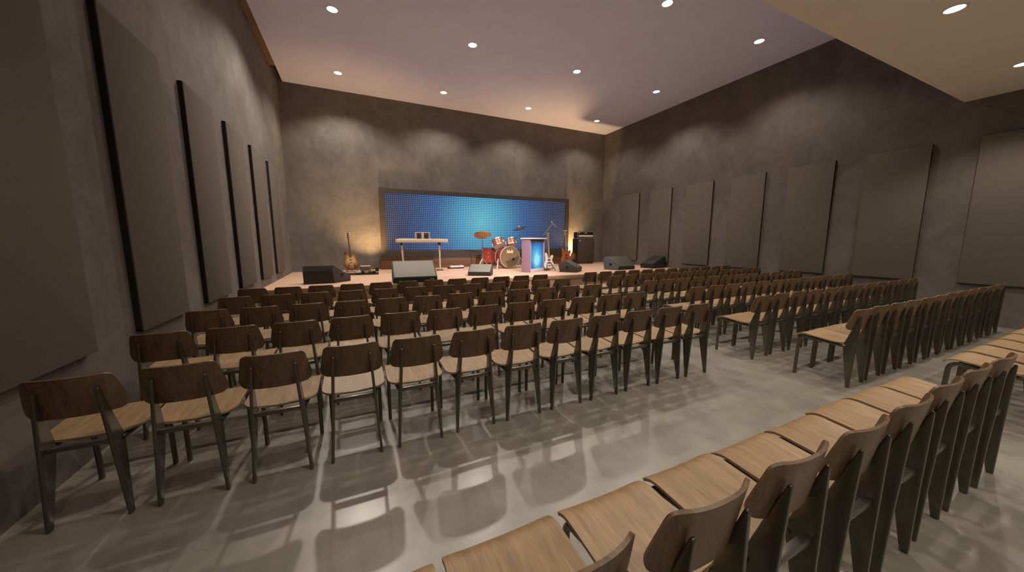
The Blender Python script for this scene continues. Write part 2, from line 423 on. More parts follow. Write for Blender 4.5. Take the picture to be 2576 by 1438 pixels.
# ------------------------------------------------------------------ chairs
def chair_parts():
    t = thing('wooden_chair', '', 'chair')
    # seat: flat plywood, rounded at the rear, rolled down at the front
    rows = []
    y0, y1, w, rr, rf = 0.088, 0.472, 0.199, 0.085, 0.022
    ys = [y0 + rr * (1 - math.cos(a * PI / 2 / 7)) for a in range(8)]
    ys += [y0 + rr + k * 0.05 for k in range(1, 5)] + [0.395, 0.42, 0.435, 0.448, 0.458, 0.466, y1]
    for y in ys:
        hw = w
        if y < y0 + rr: hw = w - rr + math.sqrt(max(rr * rr - (y0 + rr - y) ** 2, 0))
        z = 0.432 + 0.028 * min((y - y0) / 0.30, 1.0)
        if y > 0.40:
            u = (y - 0.40) / (y1 - 0.40); z -= 0.034 * u ** 2.2
        if y > y1 - rf: hw = w - rf + math.sqrt(max(rf * rf - (y - (y1 - rf)) ** 2, 0))
        hw = max(hw, 0.075)
        rows.append([(hw * s / 8, y, z - 0.006 * (1 - (s / 8) ** 2)) for s in range(-8, 9)])
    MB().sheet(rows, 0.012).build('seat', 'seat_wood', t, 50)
    # backrest: bowed plywood, wider low down, corners cut
    rows = []
    zb, zt = 0.578, 0.790
    zs = [zb, zb + 0.003, zb + 0.010, zb + 0.02, zb + 0.036, 0.635, 0.655, 0.68, 0.71, 0.74, 0.76, 0.772, 0.780, 0.785, zt]
    def halfw(z):
        v = (z - zb) / (zt - zb)
        k = 0.183 - 0.030 * max(0, (v - 0.22) / 0.78) ** 1.15 - 0.010 * max(0, 0.22 - v) / 0.22
        rb, rt = 0.034, 0.026
        if z < zb + rb: k -= rb - math.sqrt(max(rb * rb - (zb + rb - z) ** 2, 0))
        if z > zt - rt: k -= rt - math.sqrt(max(rt * rt - (z - (zt - rt)) ** 2, 0))
        return k
    for z in zs:
        hw = halfw(z); v = (z - zb) / (zt - zb)
        yc = 0.031 - 0.037 * v
        rows.append([(hw * s / 10, yc + 0.052 * abs(hw * s / 10 / 0.18) ** 2.5, z) for s in range(-10, 11)])
    MB().sheet(rows, 0.011).build('backrest', 'back_wood_shaded', t, 50)
    # folded-steel rear legs, broad at seat height, splayed
    prof = [(0.000, 0.0), (0.030, 0.0), (0.092, 0.385), (0.088, 0.440), (0.039, 0.600), (0.004, 0.705), (-0.002, 0.724), (-0.010, 0.724), (-0.014, 0.712), (-0.008, 0.46), (-0.004, 0.30)]
    for s in (-1, 1):
        m = MB(); m.prism(prof, 0, -0.0085, 0.0085, bevel=0.0045, seg=2)
        for v in m.bm.verts: v.co.x += s * (0.1505 - 0.042 * (v.co.z / 0.72))
        m.build('rear_leg', 'steel', t, 40)
    # bent tube: side rail running forward into the front leg
    for s in (-1, 1):
        x = s * 0.172
        path = [(s * 0.128, 0.075, 0.404), (s * 0.134, 0.12, 0.407), (s * 0.150, 0.25, 0.420), (x, 0.375, 0.430)]
        for a in range(1, 8):
            g = a * PI / 2 / 7
            path.append((x, 0.383 + 0.06 * math.sin(g), 0.430 - 0.06 * (1 - math.cos(g))))
        path += [(x, 0.448, 0.20), (x, 0.452, 0.0)]
        MB().tube(path, 0.0165, 12, squash=(0.8, 1.0)).build('front_leg', 'steel', t, 40)
    MB().box((-0.122, 0.010, 0.410), (0.122, 0.040, 0.436), bevel=0.004).build('crossbar', 'steel', t)
    MB().box((-0.160, 0.335, 0.398), (0.160, 0.365, 0.416), bevel=0.004).build('front_rail', 'steel', t)
    return t
chair0 = chair_parts()
used = [False]
def place_chair(x, y, label, group):
    o = chair0 if not used[0] else copy_tree(chair0)
    used[0] = True
    o.location = W(x + random.uniform(-0.002, 0.002), y + random.uniform(-0.005, 0.005), 0)
    o.rotation_euler = (0, 0, math.radians(random.uniform(-0.35, 0.35)))
    o['label'] = label; o['group'] = group
rows_left = [(3.95, 'row nearest the stage'), (3.415, 'second row from the stage'), (2.825, 'third row from the stage'), (2.22, 'fourth row from the stage'), (1.612, 'fifth row from the stage')]
for y, rn in rows_left:
    for k in range(12):
        place_chair(-0.905 + 0.2895 * k, y, 'brown wooden chair, %s from the left wall, %s, left block' % (ORD[k], rn), 'wooden chairs of the left block')
for k in range(9):
    place_chair(2.349 - 0.2965 * k, 0.335, 'brown wooden chair in the closest foreground row, %s from its aisle end' % ORD[k], 'wooden chairs of the foreground row')
rows_right = [(3.95, 'row nearest the stage'), (3.425, 'second row from the stage'), (2.835, 'third row from the stage'), (2.235, 'fourth row from the stage'), (1.635, 'fifth row from the stage'), (1.016, 'sixth row from the stage')]
for y, rn in rows_right:
    for k in range(12):
        place_chair(3.118 + 0.2815 * k, y, 'brown wooden chair, %s from the aisle, %s, right block' % (ORD[k], rn), 'wooden chairs of the right block')
for k in range(9):
    place_chair(3.235 + 0.3235 * k, 0.333, 'brown wooden chair, %s from the aisle, rearmost row of the right block' % ORD[k], 'wooden chairs of the right block')

# ------------------------------------------------------------------ stage
YS = 5.26
st = thing('stage', 'low wooden stage platform running along the end wall', 'stage', W(0, 0, 0))
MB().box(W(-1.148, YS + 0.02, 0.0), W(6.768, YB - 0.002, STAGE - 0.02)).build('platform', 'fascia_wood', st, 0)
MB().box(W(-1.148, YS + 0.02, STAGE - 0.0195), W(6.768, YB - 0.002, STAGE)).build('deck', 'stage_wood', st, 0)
MB().box(W(-1.148, YS, STAGE - 0.06), W(6.768, YS + 0.0195, STAGE), bevel=0.006).build('edge_strip', 'fascia_wood', st)
def S(x, y): return W(x, y, STAGE)

# LED wall and the timber plinth below it
t = thing('led_screen', 'wide blue LED dot screen on the stage wall', 'screen', W(3.03, 8.05, 0.605))
hw, hh = 2.47 * U, 1.53 * U
m = MB()
fr = 0.115 * U
m.box((-hw, -0.02, 0), (-hw + fr, 0.10, hh)).box((hw - fr, -0.02, 0), (hw, 0.10, hh)).box((-hw + fr, -0.02, hh - 0.09 * U), (hw - fr, 0.10, hh)).box((-hw + fr, -0.02, 0), (hw - fr, 0.10, 0.17 * U))
m.build('bezel', 'screen_frame', t, 0)
led_display('led_dots', 0.0605, -0.10 * U, 0.86 * U, 2.55 * U)
MB().box((-hw + fr, 0.005, 0.17 * U), (hw - fr, 0.06, hh - 0.09 * U)).build('display', 'led_dots', t, 0)
t = thing('screen_plinth', 'brown timber plinth under the LED screen', 'plinth', S(3.03, 7.98))
MB().box((-2.50 * U, 0, 0), (2.50 * U, 0.20, 0.225 * U), bevel=0.004).build('body', 'plinth_wood', t)
MB().box((-2.52 * U, -0.02, 0.2255 * U), (2.52 * U, 0.20, 0.242 * U), bevel=0.003).build('cap', 'plinth_wood', t)

# ---- floor monitors and speakers
def monitor(label, x, y, rz, length, depth, h, grille, side, lip=0.25, back=0.35, cap_=None, flare=(0.0, 0.0), group='stage monitor speakers'):
    """wedge: local +x is its length, the baffle leans back over -y"""
    t = thing('floor_monitor', label, 'speaker', S(x, y), math.radians(rz), group)
    L = length / 2
    pr = [(-depth / 2, 0.0), (-depth / 2 - 0.01, h * lip), (depth / 2 * back, h), (depth / 2, h * 0.72), (depth / 2 * 0.82, 0.0)]
    MB().prism(pr, 0, -L + 0.019, L - 0.019).build('cabinet', 'black_paint', t, 0)
    for s in (-1, 1):
        m = MB(); a, b = (L - 0.018, L) if s > 0 else (-L, -L + 0.018)
        m.prism(pr, 0, a, b, bevel=0.004)
        sp = m.build('side_panel', side, t)
        cy, cz = 0.0, h * 0.42
        e = s * (L + 0.002)
        MB().lathe([(0, -0.004), (0.035, -0.004), (0.045, 0.0), (0.045, 0.003), (0.0, 0.003)], 16, Matrix.Translation((e, cy, cz)) @ Matrix.Rotation(s * PI / 2, 4, 'Y')).build('handle', 'black_paint', sp)
    a, b = Vector((0, -depth / 2 - 0.01, h * lip)), Vector((0, depth / 2 * back, h))
    n = (b - a).cross(Vector((-1, 0, 0))).normalized()
    if n.y > 0: n = -n
    q = [a + (b - a) * 0.02, a + (b - a) * 0.985]
    m = MB()
    m.prism([(q[0].y, q[0].z), (q[1].y, q[1].z), (q[1].y + n.y * 0.014, q[1].z + n.z * 0.014), (q[0].y + n.y * 0.014, q[0].z + n.z * 0.014)], 0, -L + 0.025, L - 0.025, bevel=0.004)
    m.build('grille', grille, t)
    if cap_:
        MB().box((L - 0.17, -depth / 2 - 0.012, h * lip * 0.55), (L - 0.07, -depth / 2 - 0.007, h * lip * 0.75)).build('badge', 'chrome_dull', t)
    if any(flare):
        for o in t.children_recursive:
            for v in o.data.vertices: v.co.x += (flare[1] if v.co.x > 0 else -flare[0]) * (0.5 - v.co.y / depth) * min(1.0, abs(v.co.x) / (L * 0.5))
    return t
monitor('black stage monitor on the left stage edge, seen from behind', -0.50, 5.84, 180, 0.56, 0.36, 0.385, 'black_grille', 'box_carpet', lip=0.30, back=0.8, flare=(0.34, 0.0))
monitor('large grey-faced speaker wedge on the stage edge before the keyboard', 0.845, 5.46, -2.5, 0.95, 0.52, 0.455, 'grey_grille', 'box_carpet', lip=0.26, back=0.8, cap_=True)
monitor('small grey-faced speaker wedge before the cymbal stand and red drums', 2.12, 5.93, -30, 0.62, 0.40, 0.28, 'grey_grille', 'box_carpet', lip=0.34, back=0.75)
monitor('small dark monitor on the stage edge below the red guitar', 4.07, 5.86, 40, 0.62, 0.56, 0.335, 'dark_grille', 'box_carpet', lip=0.36)
monitor('large monitor with a slate side panel on the right of the stage', 5.40, 5.84, 5, 1.06, 0.46, 0.41, 'dark_grille', 'slate_paint', lip=0.25, back=0.8, flare=(-0.20, -0.10))
monitor('black tilted monitor on the far right stage corner by the wall', 6.42, 5.84, -84, 0.50, 0.68, 0.385, 'black_grille', 'black_paint', lip=0.35, back=0.85)

# ---- guitars
def smooth_loop(pts, sub=6):
    out = []; n = len(pts)
    for i in range(n):
        p0, p1, p2, p3 = (Vector(pts[(i + k) % n]) for k in (-1, 0, 1, 2))
        for s in range(sub):
            u = s / sub
            out.append(tuple(0.5 * ((2 * p1) + (p2 - p0) * u + (2 * p0 - 5 * p1 + 4 * p2 - p3) * u * u + (3 * p1 - p0 - 3 * p2 + p3) * u ** 3)))
    return out
def guitar(name, label, x, y, base, total, body, bw, bh, body_mat, neck_mat, head_w, lean=0.10, tilt=0.0, rz=0.0, pegs=3, guard=None, thick=0.045):
    """stands upright facing -y; base = height of the lower bout above the stage"""
    p = S(x, y); p.z += base
    t = thing(name, label, 'guitar', p, math.radians(rz), 'guitars on stands', rx=-lean, ry=tilt)
    pts = smooth_loop([(a * bw / 2, b * bh) for a, b in body])
    MB().prism(pts, 1, -thick / 2, thick / 2, bevel=0.006).build('body', body_mat, t)
    nz = bh * 0.72
    zt = total * 0.845
    MB().prism([(-0.028, nz), (0.028, nz), (0.021, zt), (-0.021, zt)], 1, -thick / 2 - 0.012, -thick / 2 + 0.008).build('neck', neck_mat, t)
    MB().prism([(-0.021, zt + 0.001), (0.021, zt + 0.001), (head_w, zt + 0.03), (head_w * 0.8, total), (-head_w * 0.6, total - 0.01), (-head_w, zt + 0.03)], 1, -thick / 2 - 0.008, -thick / 2 + 0.008, bevel=0.002).build('headstock', neck_mat, t)
    for k in range(pegs):
        for s in (-1, 1):
            z = zt + 0.045 + k * (total - zt - 0.06) / max(pegs - 1, 1)
            MB().tube([(s * head_w * 0.75, -thick / 2, z), (s * (head_w + 0.030), -thick / 2, z)], 0.007, 8).build('tuning_peg', 'chrome_dull', t)
    for k, z in enumerate((0.60, 0.42)):
        MB().box((-0.045, -thick / 2 - 0.012, bh * z - 0.018), (0.045, -thick / 2 - 0.0005, bh * z + 0.018), bevel=0.003).build('pickup', 'chrome_dull' if guard is None else 'black_paint', t)
    MB().box((-0.045, -thick / 2 - 0.014, bh * 0.24 - 0.012), (0.045, -thick / 2 - 0.0005, bh * 0.24 + 0.012), bevel=0.003).build('bridge', 'chrome', t)
    if guard:
        MB().prism([(0.02, bh * 0.36), (bw * 0.33, bh * 0.30), (bw * 0.30, bh * 0.12), (0.10, bh * 0.10)], 1, -thick / 2 - 0.003, -thick / 2 - 0.0003).build('pickguard', guard, t)
    return t
def guitar_stand(label, x, y, mat='black_paint', w=0.15, h=0.42):
    t = thing('guitar_stand', label, 'guitar stand', S(x, y), 0, 'guitar stands')
    for s in (-1, 1):
        MB().tube([(0, 0.10, h), (s * w, -0.13, 0.012)], 0.011, 8).build('leg', mat, t)
    MB().tube([(0, 0.10, h), (0, 0.16, 0.012)], 0.011, 8).build('leg', mat, t)
    MB().tube([(-0.10, -0.10, 0.085), (-0.10, -0.035, 0.065), (0.10, -0.035, 0.065), (0.10, -0.10, 0.085)], 0.010, 8).build('yoke', mat, t)
semi = [(0, 0.0), (0.55, 0.03), (0.95, 0.16), (0.99, 0.34), (0.74, 0.52), (0.66, 0.66), (0.80, 0.82), (0.76, 0.94), (0.56, 0.97), (0.34, 0.86), (0.12, 0.76),
        (-0.12, 0.76), (-0.34, 0.88), (-0.50, 1.02), (-0.74, 1.04), (-0.84, 0.90), (-0.68, 0.66), (-0.76, 0.52), (-0.99, 0.34), (-0.95, 0.16), (-0.55, 0.03)]
strat = [(0, 0.0), (0.50, 0.02), (0.92, 0.14), (0.98, 0.34), (0.72, 0.52), (0.70, 0.64), (0.92, 0.80), (0.84, 0.92), (0.60, 0.90), (0.30, 0.76), (0.0, 0.74),
         (-0.22, 0.80), (-0.34, 1.0), (-0.56, 1.08), (-0.74, 0.98), (-0.72, 0.74), (-0.74, 0.54), (-0.98, 0.36), (-0.94, 0.14), (-0.50, 0.02)]
guitar('electric_guitar', 'sunburst electric guitar standing in warm light at the left of the stage', -0.055, 7.70, 0.075, 1.10, semi, 0.385, 0.50, 'sunburst_lacquer', 'neck_dark', 0.034, tilt=-0.055, pegs=3)
guitar_stand('black guitar stand under the sunburst guitar', -0.055, 7.70)
guitar('bass_guitar', 'cream white bass guitar standing right of the lectern', 3.765, 6.20, 0.05, 1.12, strat, 0.345, 0.47, 'guitar_cream', 'neck_wood', 0.030, tilt=0.0, pegs=2, guard='guitar_cream')
guitar_stand('black guitar stand under the cream bass guitar', 3.765, 6.20)
guitar('bass_guitar', 'reddish brown bass guitar leaning beside the tall amplifier', 5.06, 7.45, 0.05, 1.27, strat, 0.46, 0.55, 'guitar_red', 'neck_wood', 0.036, tilt=-0.03, pegs=2, guard='guitar_red')
guitar_stand('guitar stand under the reddish brown bass guitar', 5.06, 7.45)

# ---- pedalboard, small case, foot controller
t = thing('pedalboard', 'dark pedalboard with effect pedals on the floor below the sunburst guitar', 'pedalboard', S(0.12, 6.98), math.radians(-6))
MB().prism([(-0.13, 0), (0.13, 0), (0.13, 0.05), (-0.13, 0.02)], 0, -0.42, 0.42, bevel=0.004).build('board', 'black_paint', t)
MB().tube([(-0.40, -0.11, 0.05), (-0.40, 0.11, 0.085), (-0.18, 0.11, 0.085), (-0.18, -0.11, 0.05), (-0.40, -0.11, 0.05)], 0.012, 8, cap=False).build('rail', 'neck_dark', t)
for k, (px_, w_, h_, mm) in enumerate(((-0.10, 0.12, 0.05, 'lectern_trim'), (0.02, 0.07, 0.07, 'black_paint'), (0.11, 0.08, 0.05, 'chrome_dull'), (0.20, 0.07, 0.06, 'neck_dark'), (0.30, 0.10, 0.045, 'black_paint'))):
    q = MB().box((px_ - w_ / 2, -0.08, 0.05), (px_ + w_ / 2, 0.07, 0.05 + h_), bevel=0.006).build('pedal', mm, t)
    MB().lathe([(0, 0.012), (0.012, 0.012), (0.012, 0), (0, 0)], 10, Matrix.Translation((px_, -0.04, 0.05 + h_))).build('footswitch', 'chrome', q)
t = thing('small_amplifier', 'small dark case with a pale lid behind the sunburst guitar', 'amplifier', S(0.205, 7.93))
MB().box((-0.145, -0.10, 0), (0.145, 0.10, 0.125), bevel=0.006).build('body', 'neck_dark', t)
MB().box((-0.15, -0.105, 0.126), (0.15, 0.105, 0.150), bevel=0.006).build('lid', 'cream_plastic', t)
MB().tube([(0.146, 0, 0.06), (0.19, 0, 0.07), (0.20, 0, 0.11), (0.19, 0, 0.15)], 0.007, 8).build('handle', 'chrome_dull', t)
t = thing('foot_controller', 'pale foot controller lying on the stage between keyboard and drums', 'foot controller', S(2.12, 7.62), math.radians(4))
MB().box((-0.27, -0.07, 0), (0.27, 0.09, 0.04), bevel=0.006).build('base', 'black_paint', t)
MB().box((-0.22, -0.085, 0.041), (0.26, 0.06, 0.095), bevel=0.014).build('body', 'white_paint', t)
for k in (-0.15, 0.16):
    MB().lathe([(0, 0.03), (0.03, 0.028), (0.036, 0), (0, 0)], 14, Matrix.Translation((k, -0.02, 0.096))).build('footswitch', 'chrome_dull', t)

# ---- keyboard on two column legs
KY = 7.25
kb_h = 0.60 * U
t = thing('stage_keyboard', 'long pale keyboard raised on two slim legs before the screen', 'keyboard', S(1.305, KY))
kw = 0.525 * U
MB().box((-kw, -0.16, kb_h), (kw, 0.17, kb_h + 0.105), bevel=0.022, seg=3).build('body', 'cream_plastic', t)
m = MB()
for k in range(36): m.box((-kw + 0.10 + k * 0.036, 0.03, kb_h + 0.1055), (-kw + 0.134 + k * 0.036, 0.16, kb_h + 0.117))
m.build('keys', 'white_paint', t, 0)
for k in range(7):
    MB().lathe([(0, 0.022), (0.011, 0.022), (0.013, 0), (0, 0)], 10, Matrix.Translation((kw * 0.42 + k * 0.058, -0.06, kb_h + 0.1055))).build('knob', 'black_paint', t)
ks = thing('keyboard_stand', 'pale two-legged stand holding the keyboard', 'stand', S(1.305, KY))
for x0, x1 in ((-0.415 * U, -0.385 * U), (0.36 * U, 0.365 * U)):
    MB().prism([(-0.10, -0.001), (0.10, -0.001), (0.03, -0.085), (-0.03, -0.085)], 0, x0 - 0.03, x0 + 0.03, M=Matrix.Translation((0, 0, kb_h))).build('bracket', 'black_paint', ks)
    MB().tube([(x0, 0, kb_h - 0.086), (x0 + (x1 - x0) * 0.5, 0, kb_h * 0.5), (x1, 0, 0.03)], [0.030, 0.024, 0.020], 12).build('leg', 'cream_plastic', ks)
    MB().box((x1 - 0.10, -0.05, 0), (x1 + 0.09, 0.12, 0.03), bevel=0.01).build('foot', 'neck_dark', ks)
t = thing('monitor_pair', 'silver framed twin speaker unit standing on the keyboard', 'speaker', W(1.315, KY, STAGE + 0.60) + Vector((0, -0.03, 0.106)))
rw, rh = 0.215, 0.205
m = MB()
for a, b in (((-rw, -0.03, 0), (-rw + 0.03, 0.03, rh)), ((rw - 0.03, -0.03, 0), (rw, 0.03, rh)), ((-rw + 0.03, -0.03, rh - 0.028), (rw - 0.03, 0.03, rh)), ((-0.035, -0.03, 0), (0.035, 0.03, rh - 0.028))): m.box(a, b, bevel=0.006)
m.build('frame', 'lectern_trim', t)
for s in (-1, 1):
    q = MB().box((s * 0.105 - 0.068, -0.015, 0.0), (s * 0.105 + 0.068, 0.025, rh - 0.03)).build('speaker_box', 'neck_dark', t, 0)
    MB().lathe([(0, 0.004), (0.02, 0.010), (0.042, 0.0), (0.050, 0.0)], 18, Matrix.Translation((s * 0.105, -0.0155, 0.088)) @ Matrix.Rotation(PI / 2, 4, 'X')).build('cone', 'black_grille', q)

# ---- drum kit
def drum_shell(m, r, d, M): return m.lathe([(r, 0), (r, d), (r * 0.93, d), (r * 0.93, 0), (r, 0)], 32, M)
def hoop(name, r, z, M, par, mat='chrome', w=0.03):
    return MB().lathe([(r + 0.002, z - w / 2), (r + 0.014, z - w / 2), (r + 0.014, z + w / 2), (r + 0.002, z + w / 2), (r + 0.002, z - w / 2)], 36, M).build(name, mat, par)
def lugs(par, r, d, n, M, mat='chrome'):
    for k in range(n):
        a = 2 * PI * (k + 0.5) / n
        MB().box((r + 0.003, -0.010, d * 0.30), (r + 0.024, 0.010, d * 0.70), bevel=0.004, M=M @ Matrix.Rotation(a, 4, 'Z')).build('lug', mat, par)
kr, kd = 0.345, 0.44
kp = S(3.245, 7.08)
t = thing('bass_drum', 'red bass drum with a brown front head and two toms mounted on it', 'drum', kp, 0, 'drum kit')
M = Matrix.Translation((0, 0, kr + 0.035)) @ Matrix.Rotation(-PI / 2, 4, 'X')
sh = drum_shell(MB(), kr, kd, M).build('shell', 'red_lacquer', t)
lugs(sh, kr, kd, 8, M)
hoop('hoop', kr, 0.0, M, t, 'cream_plastic', 0.05); hoop('hoop', kr, kd, M, t, 'cream_plastic', 0.05)
hd = MB().lathe([(0, -0.012), (kr - 0.004, -0.012), (kr - 0.004, -0.003), (0, -0.003)], 40, M).build('front_head', 'kick_head', t)
hx, hz = 0.13, kr + 0.035 - 0.075
MB().lathe([(0, 0.001), (0.052, 0.001), (0.052, 0.004), (0, 0.004)], 22, Matrix.Translation((hx, -0.012, hz)) @ Matrix.Rotation(PI / 2, 4, 'X')).build('port_hole', 'black_paint', hd)
MB().lathe([(0.052, 0.0), (0.062, 0.0), (0.062, 0.007), (0.052, 0.007), (0.052, 0)], 22, Matrix.Translation((hx, -0.012, hz)) @ Matrix.Rotation(PI / 2, 4, 'X')).build('port_ring', 'chrome_dull', hd)
ez = kr + 0.035 + 0.19
em = [(-0.11, 0.045), (-0.075, 0.05), (-0.065, 0.005), (-0.045, 0.0), (-0.035, 0.045), (-0.005, 0.05), (0.0, 0.005), (0.03, -0.005), (0.045, 0.04), (0.075, 0.05), (0.08, 0.005), (0.095, 0.05), (0.115, 0.05), (0.115, -0.055), (0.06, -0.06), (0.0, -0.05), (-0.06, -0.06), (-0.11, -0.05)]
MB().prism([(a, b + ez) for a, b in em], 1, -0.0165, -0.0125).build('emblem', 'drum_skin', hd, 0)
MB().lathe([(0, kd + 0.003), (kr - 0.004, kd + 0.003), (kr - 0.004, kd + 0.010), (0, kd + 0.010)], 32, M).build('rear_head', 'drum_skin', t)
for s in (-1, 1):
    MB().tube([(s * (kr - 0.01), 0.09, kr * 0.95), (s * (kr + 0.055), 0.05, kr * 0.93), (s * (kr + 0.13), -0.03, 0.012)], [0.016, 0.014, 0.011], 10).build('spur', 'chrome', t)
MB().tube([(0.03, kd * 0.42, kr * 2 + 0.03), (0.03, kd * 0.42, kr * 2 + 0.22)], 0.016, 10).build('tom_post', 'chrome', t)
for s, cx_, nm in ((-1, -0.31, 'amber_lacquer'), (1, 0.145, 'amber_lacquer')):
    tr, td = (0.178, 0.215) if s < 0 else (0.165, 0.20)
    c = Vector((cx_, kd * 0.42, 0.755 if s < 0 else 0.765))
    Mt = Matrix.Translation(c) @ Matrix.Rotation(math.radians(-31), 4, 'X') @ Matrix.Rotation(math.radians(6 * s), 4, 'Y')
    tm = drum_shell(MB(), tr, td, Mt).build('tom', nm, t)
    tm['label'] = 'amber mounted tom'
    hoop('hoop', tr, 0.0, Mt, tm); hoop('hoop', tr, td, Mt, tm)
    MB().lathe([(0, -0.006), (tr * 0.99, -0.006), (tr * 0.99, 0.002), (0, 0.002)], 30, Mt).build('drum_head', 'drum_skin', tm)
    MB().lathe([(0, td - 0.002), (tr * 0.99, td - 0.002), (tr * 0.99, td + 0.006), (0, td + 0.006)], 30, Mt).build('drum_head', 'drum_skin', tm)
    lugs(tm, tr, td, 6, Mt)
    MB().tube([(0.03, kd * 0.42, kr * 2 + 0.18), (c.x * 0.5 - 0.02, kd * 0.42, 0.88), (c.x + (-s) * tr, kd * 0.44, 0.875)], 0.013, 8).build('tom_arm', 'chrome', t)
# floor tom
t = thing('floor_tom', 'red floor tom drum on three legs left of the bass drum', 'drum', S(2.885, 7.52), 0, 'drum kit')
fr_, fd = 0.212, 0.44
Mt = Matrix.Translation((0, 0, 0.215))
sh = drum_shell(MB(), fr_, fd, Mt).build('shell', 'red_lacquer', t); lugs(sh, fr_, fd, 8, Mt)
hoop('hoop', fr_, 0.0, Mt, t, 'red_lacquer', 0.04); hoop('hoop', fr_, fd, Mt, t, 'neck_dark', 0.04)
MB().lathe([(0, fd - 0.002), (fr_ * 0.99, fd - 0.002), (fr_ * 0.99, fd + 0.006), (0, fd + 0.006)], 30, Mt).build('drum_head', 'drum_skin', t)
for a in (-80, 40, 160):
    ca, sa = math.cos(math.radians(a)), math.sin(math.radians(a))
    MB().tube([(ca * (fr_ + 0.022), sa * (fr_ + 0.022), 0.60), (ca * (fr_ + 0.022), sa * (fr_ + 0.022), 0.10), (ca * (fr_ + 0.05), sa * (fr_ + 0.05), 0.01)], 0.010, 8).build('leg', 'chrome', t)
# cymbal stands
def cymbal(label, x, y, h, r, tx, ty, mat, boom=None, spread=0.27):
    t = thing('cymbal_stand', label, 'cymbal stand', S(x, y), 0, 'cymbal stands')
    top = Vector((0, 0, h)) if boom is None else Vector(boom)
    MB().tube([(0, 0, 0.06), (0, 0, h * 0.55)], 0.018, 12).build('lower_tube', 'chrome', t)
    MB().tube([(0, 0, h * 0.55), (0, 0, h * 0.78)], 0.013, 10).build('middle_tube', 'chrome', t)
    MB().lathe([(0, 0.0), (0.026, 0), (0.026, 0.05), (0, 0.05)], 12, Matrix.Translation((0, 0, h * 0.54))).build('collar', 'chrome_dull', t)
    MB().lathe([(0, 0.0), (0.024, 0), (0.024, 0.05), (0, 0.05)], 12, Matrix.Translation((0, 0, h * 0.77))).build('collar', 'chrome_dull', t)
    if boom is None: MB().tube([(0, 0, h * 0.78), (0, 0, h + 0.06)], 0.009, 10).build('top_rod', 'chrome', t)
    else: MB().tube([(0, 0, h * 0.78), (0, 0, h * 0.86), tuple(top)], 0.010, 10).build('boom_arm', 'chrome', t)
    for a in (-150, -30, 90):
        ca, sa = math.cos(math.radians(a)) * spread, math.sin(math.radians(a)) * spread
        lg = MB().tube([(ca * 0.05, sa * 0.05, 0.34), (ca * 0.45, sa * 0.45, 0.21), (ca, sa, 0.012)], 0.011, 8).build('leg', 'chrome', t)
        MB().tube([(ca * 0.05, sa * 0.05, 0.075), (ca * 0.52, sa * 0.52, 0.185)], 0.007, 8).build('brace', 'chrome', lg)
    Mc = Matrix.Translation(top) @ Matrix.Rotation(math.radians(tx), 4, 'X') @ Matrix.Rotation(math.radians(ty), 4, 'Y')
    cy = MB().lathe([(0, 0.030), (r * 0.10, 0.028), (r * 0.17, 0.010), (r * 0.22, 0.004), (r * 0.6, -0.008), (r, -0.022), (r, -0.025), (r * 0.6, -0.011), (r * 0.22, 0.001), (r * 0.10, 0.022), (0, 0.026)], 40, Mc).build('cymbal', mat, t)
    MB().lathe([(0, 0.10), (0.012, 0.09), (0.014, 0.04), (0.026, 0.032), (0, 0.032)], 12, Mc).build('wing_nut', 'white_paint', cy)
cymbal('tall stand with a large bronze cymbal at the left of the drums', 2.625, 7.20, 1.125, 0.285, -24, 6, 'bronze')
cymbal('stand with a small silver cymbal above the right of the drums', 3.66, 7.42, 1.36, 0.255, -16, -9, 'silver_bronze')

# ---- lectern
a0, a1 = Vector((3.185, 5.985)), Vector((3.70, 6.262))
mid = (a0 + a1) / 2; ang = math.atan2(a1.y - a0.y, a1.x - a0.x)
lw = (a1 - a0).length * U / 2; ld = 0.20 * U; lh = 0.695 * U
t = thing('lectern', 'white-topped lectern with a glowing blue front beside the drums', 'lectern', S(mid.x, mid.y), ang)
for s in (-1, 1):
    MB().box((s * lw - (0.05 if s > 0 else 0), 0, 0), (s * lw + (0.05 if s < 0 else 0), ld, lh - 0.04), bevel=0.008).build('side_panel', 'lectern_side', t)
MB().box((-lw - 0.03, -0.05, lh - 0.0395), (lw + 0.03, ld + 0.03, lh), bevel=0.008).build('top', 'white_paint', t)
MB().box((-lw + 0.051, 0.035, 0.095), (lw - 0.051, 0.050, lh - 0.14)).build('front_panel', 'lectern_glow', t, 0)
MB().box((-lw + 0.051, 0.02, lh - 0.139), (lw - 0.051, 0.055, lh - 0.04)).build('header', 'box_carpet', t, 0)
MB().box((-lw + 0.051, 0.0, 0.0), (lw - 0.051, 0.07, 0.094), bevel=0.006).build('kick_board', 'lectern_trim', t)
for s in (-1, 1):
    MB().box((s * (lw - 0.062) - 0.010, 0.0, 0.095), (s * (lw - 0.062) + 0.010, 0.034, lh - 0.14), bevel=0.004).build('edge_trim', 'lectern_trim', t)

# ---- microphone stand
t = thing('microphone_stand', 'silver microphone boom stand rising behind the cream bass guitar', 'microphone stand', S(3.845, 6.44))
MB().lathe([(0, 0.0), (0.13, 0.0), (0.13, 0.012), (0.03, 0.03), (0, 0.03)], 24).build('base', 'black_paint', t)
ph = 0.835 * U
MB().tube([(0, 0, 0.03), (0, 0, ph)], 0.011, 10).build('pole', 'chrome_dull', t)
MB().lathe([(0, -0.03), (0.024, -0.03), (0.024, 0.03), (0, 0.03)], 12, Matrix.Translation((0, 0, ph)) @ Matrix.Rotation(PI / 2, 4, 'X')).build('clutch', 'chrome_dull', t)
bt = Vector((0.195, 0, ph + 0.235))
MB().tube([(-0.11, 0, ph - 0.10), tuple(bt)], 0.009, 10).build('boom_arm', 'chrome', t)
mk = thing('microphone', 'silver microphone clipped to the end of the boom', 'microphone', S(3.845, 6.44))
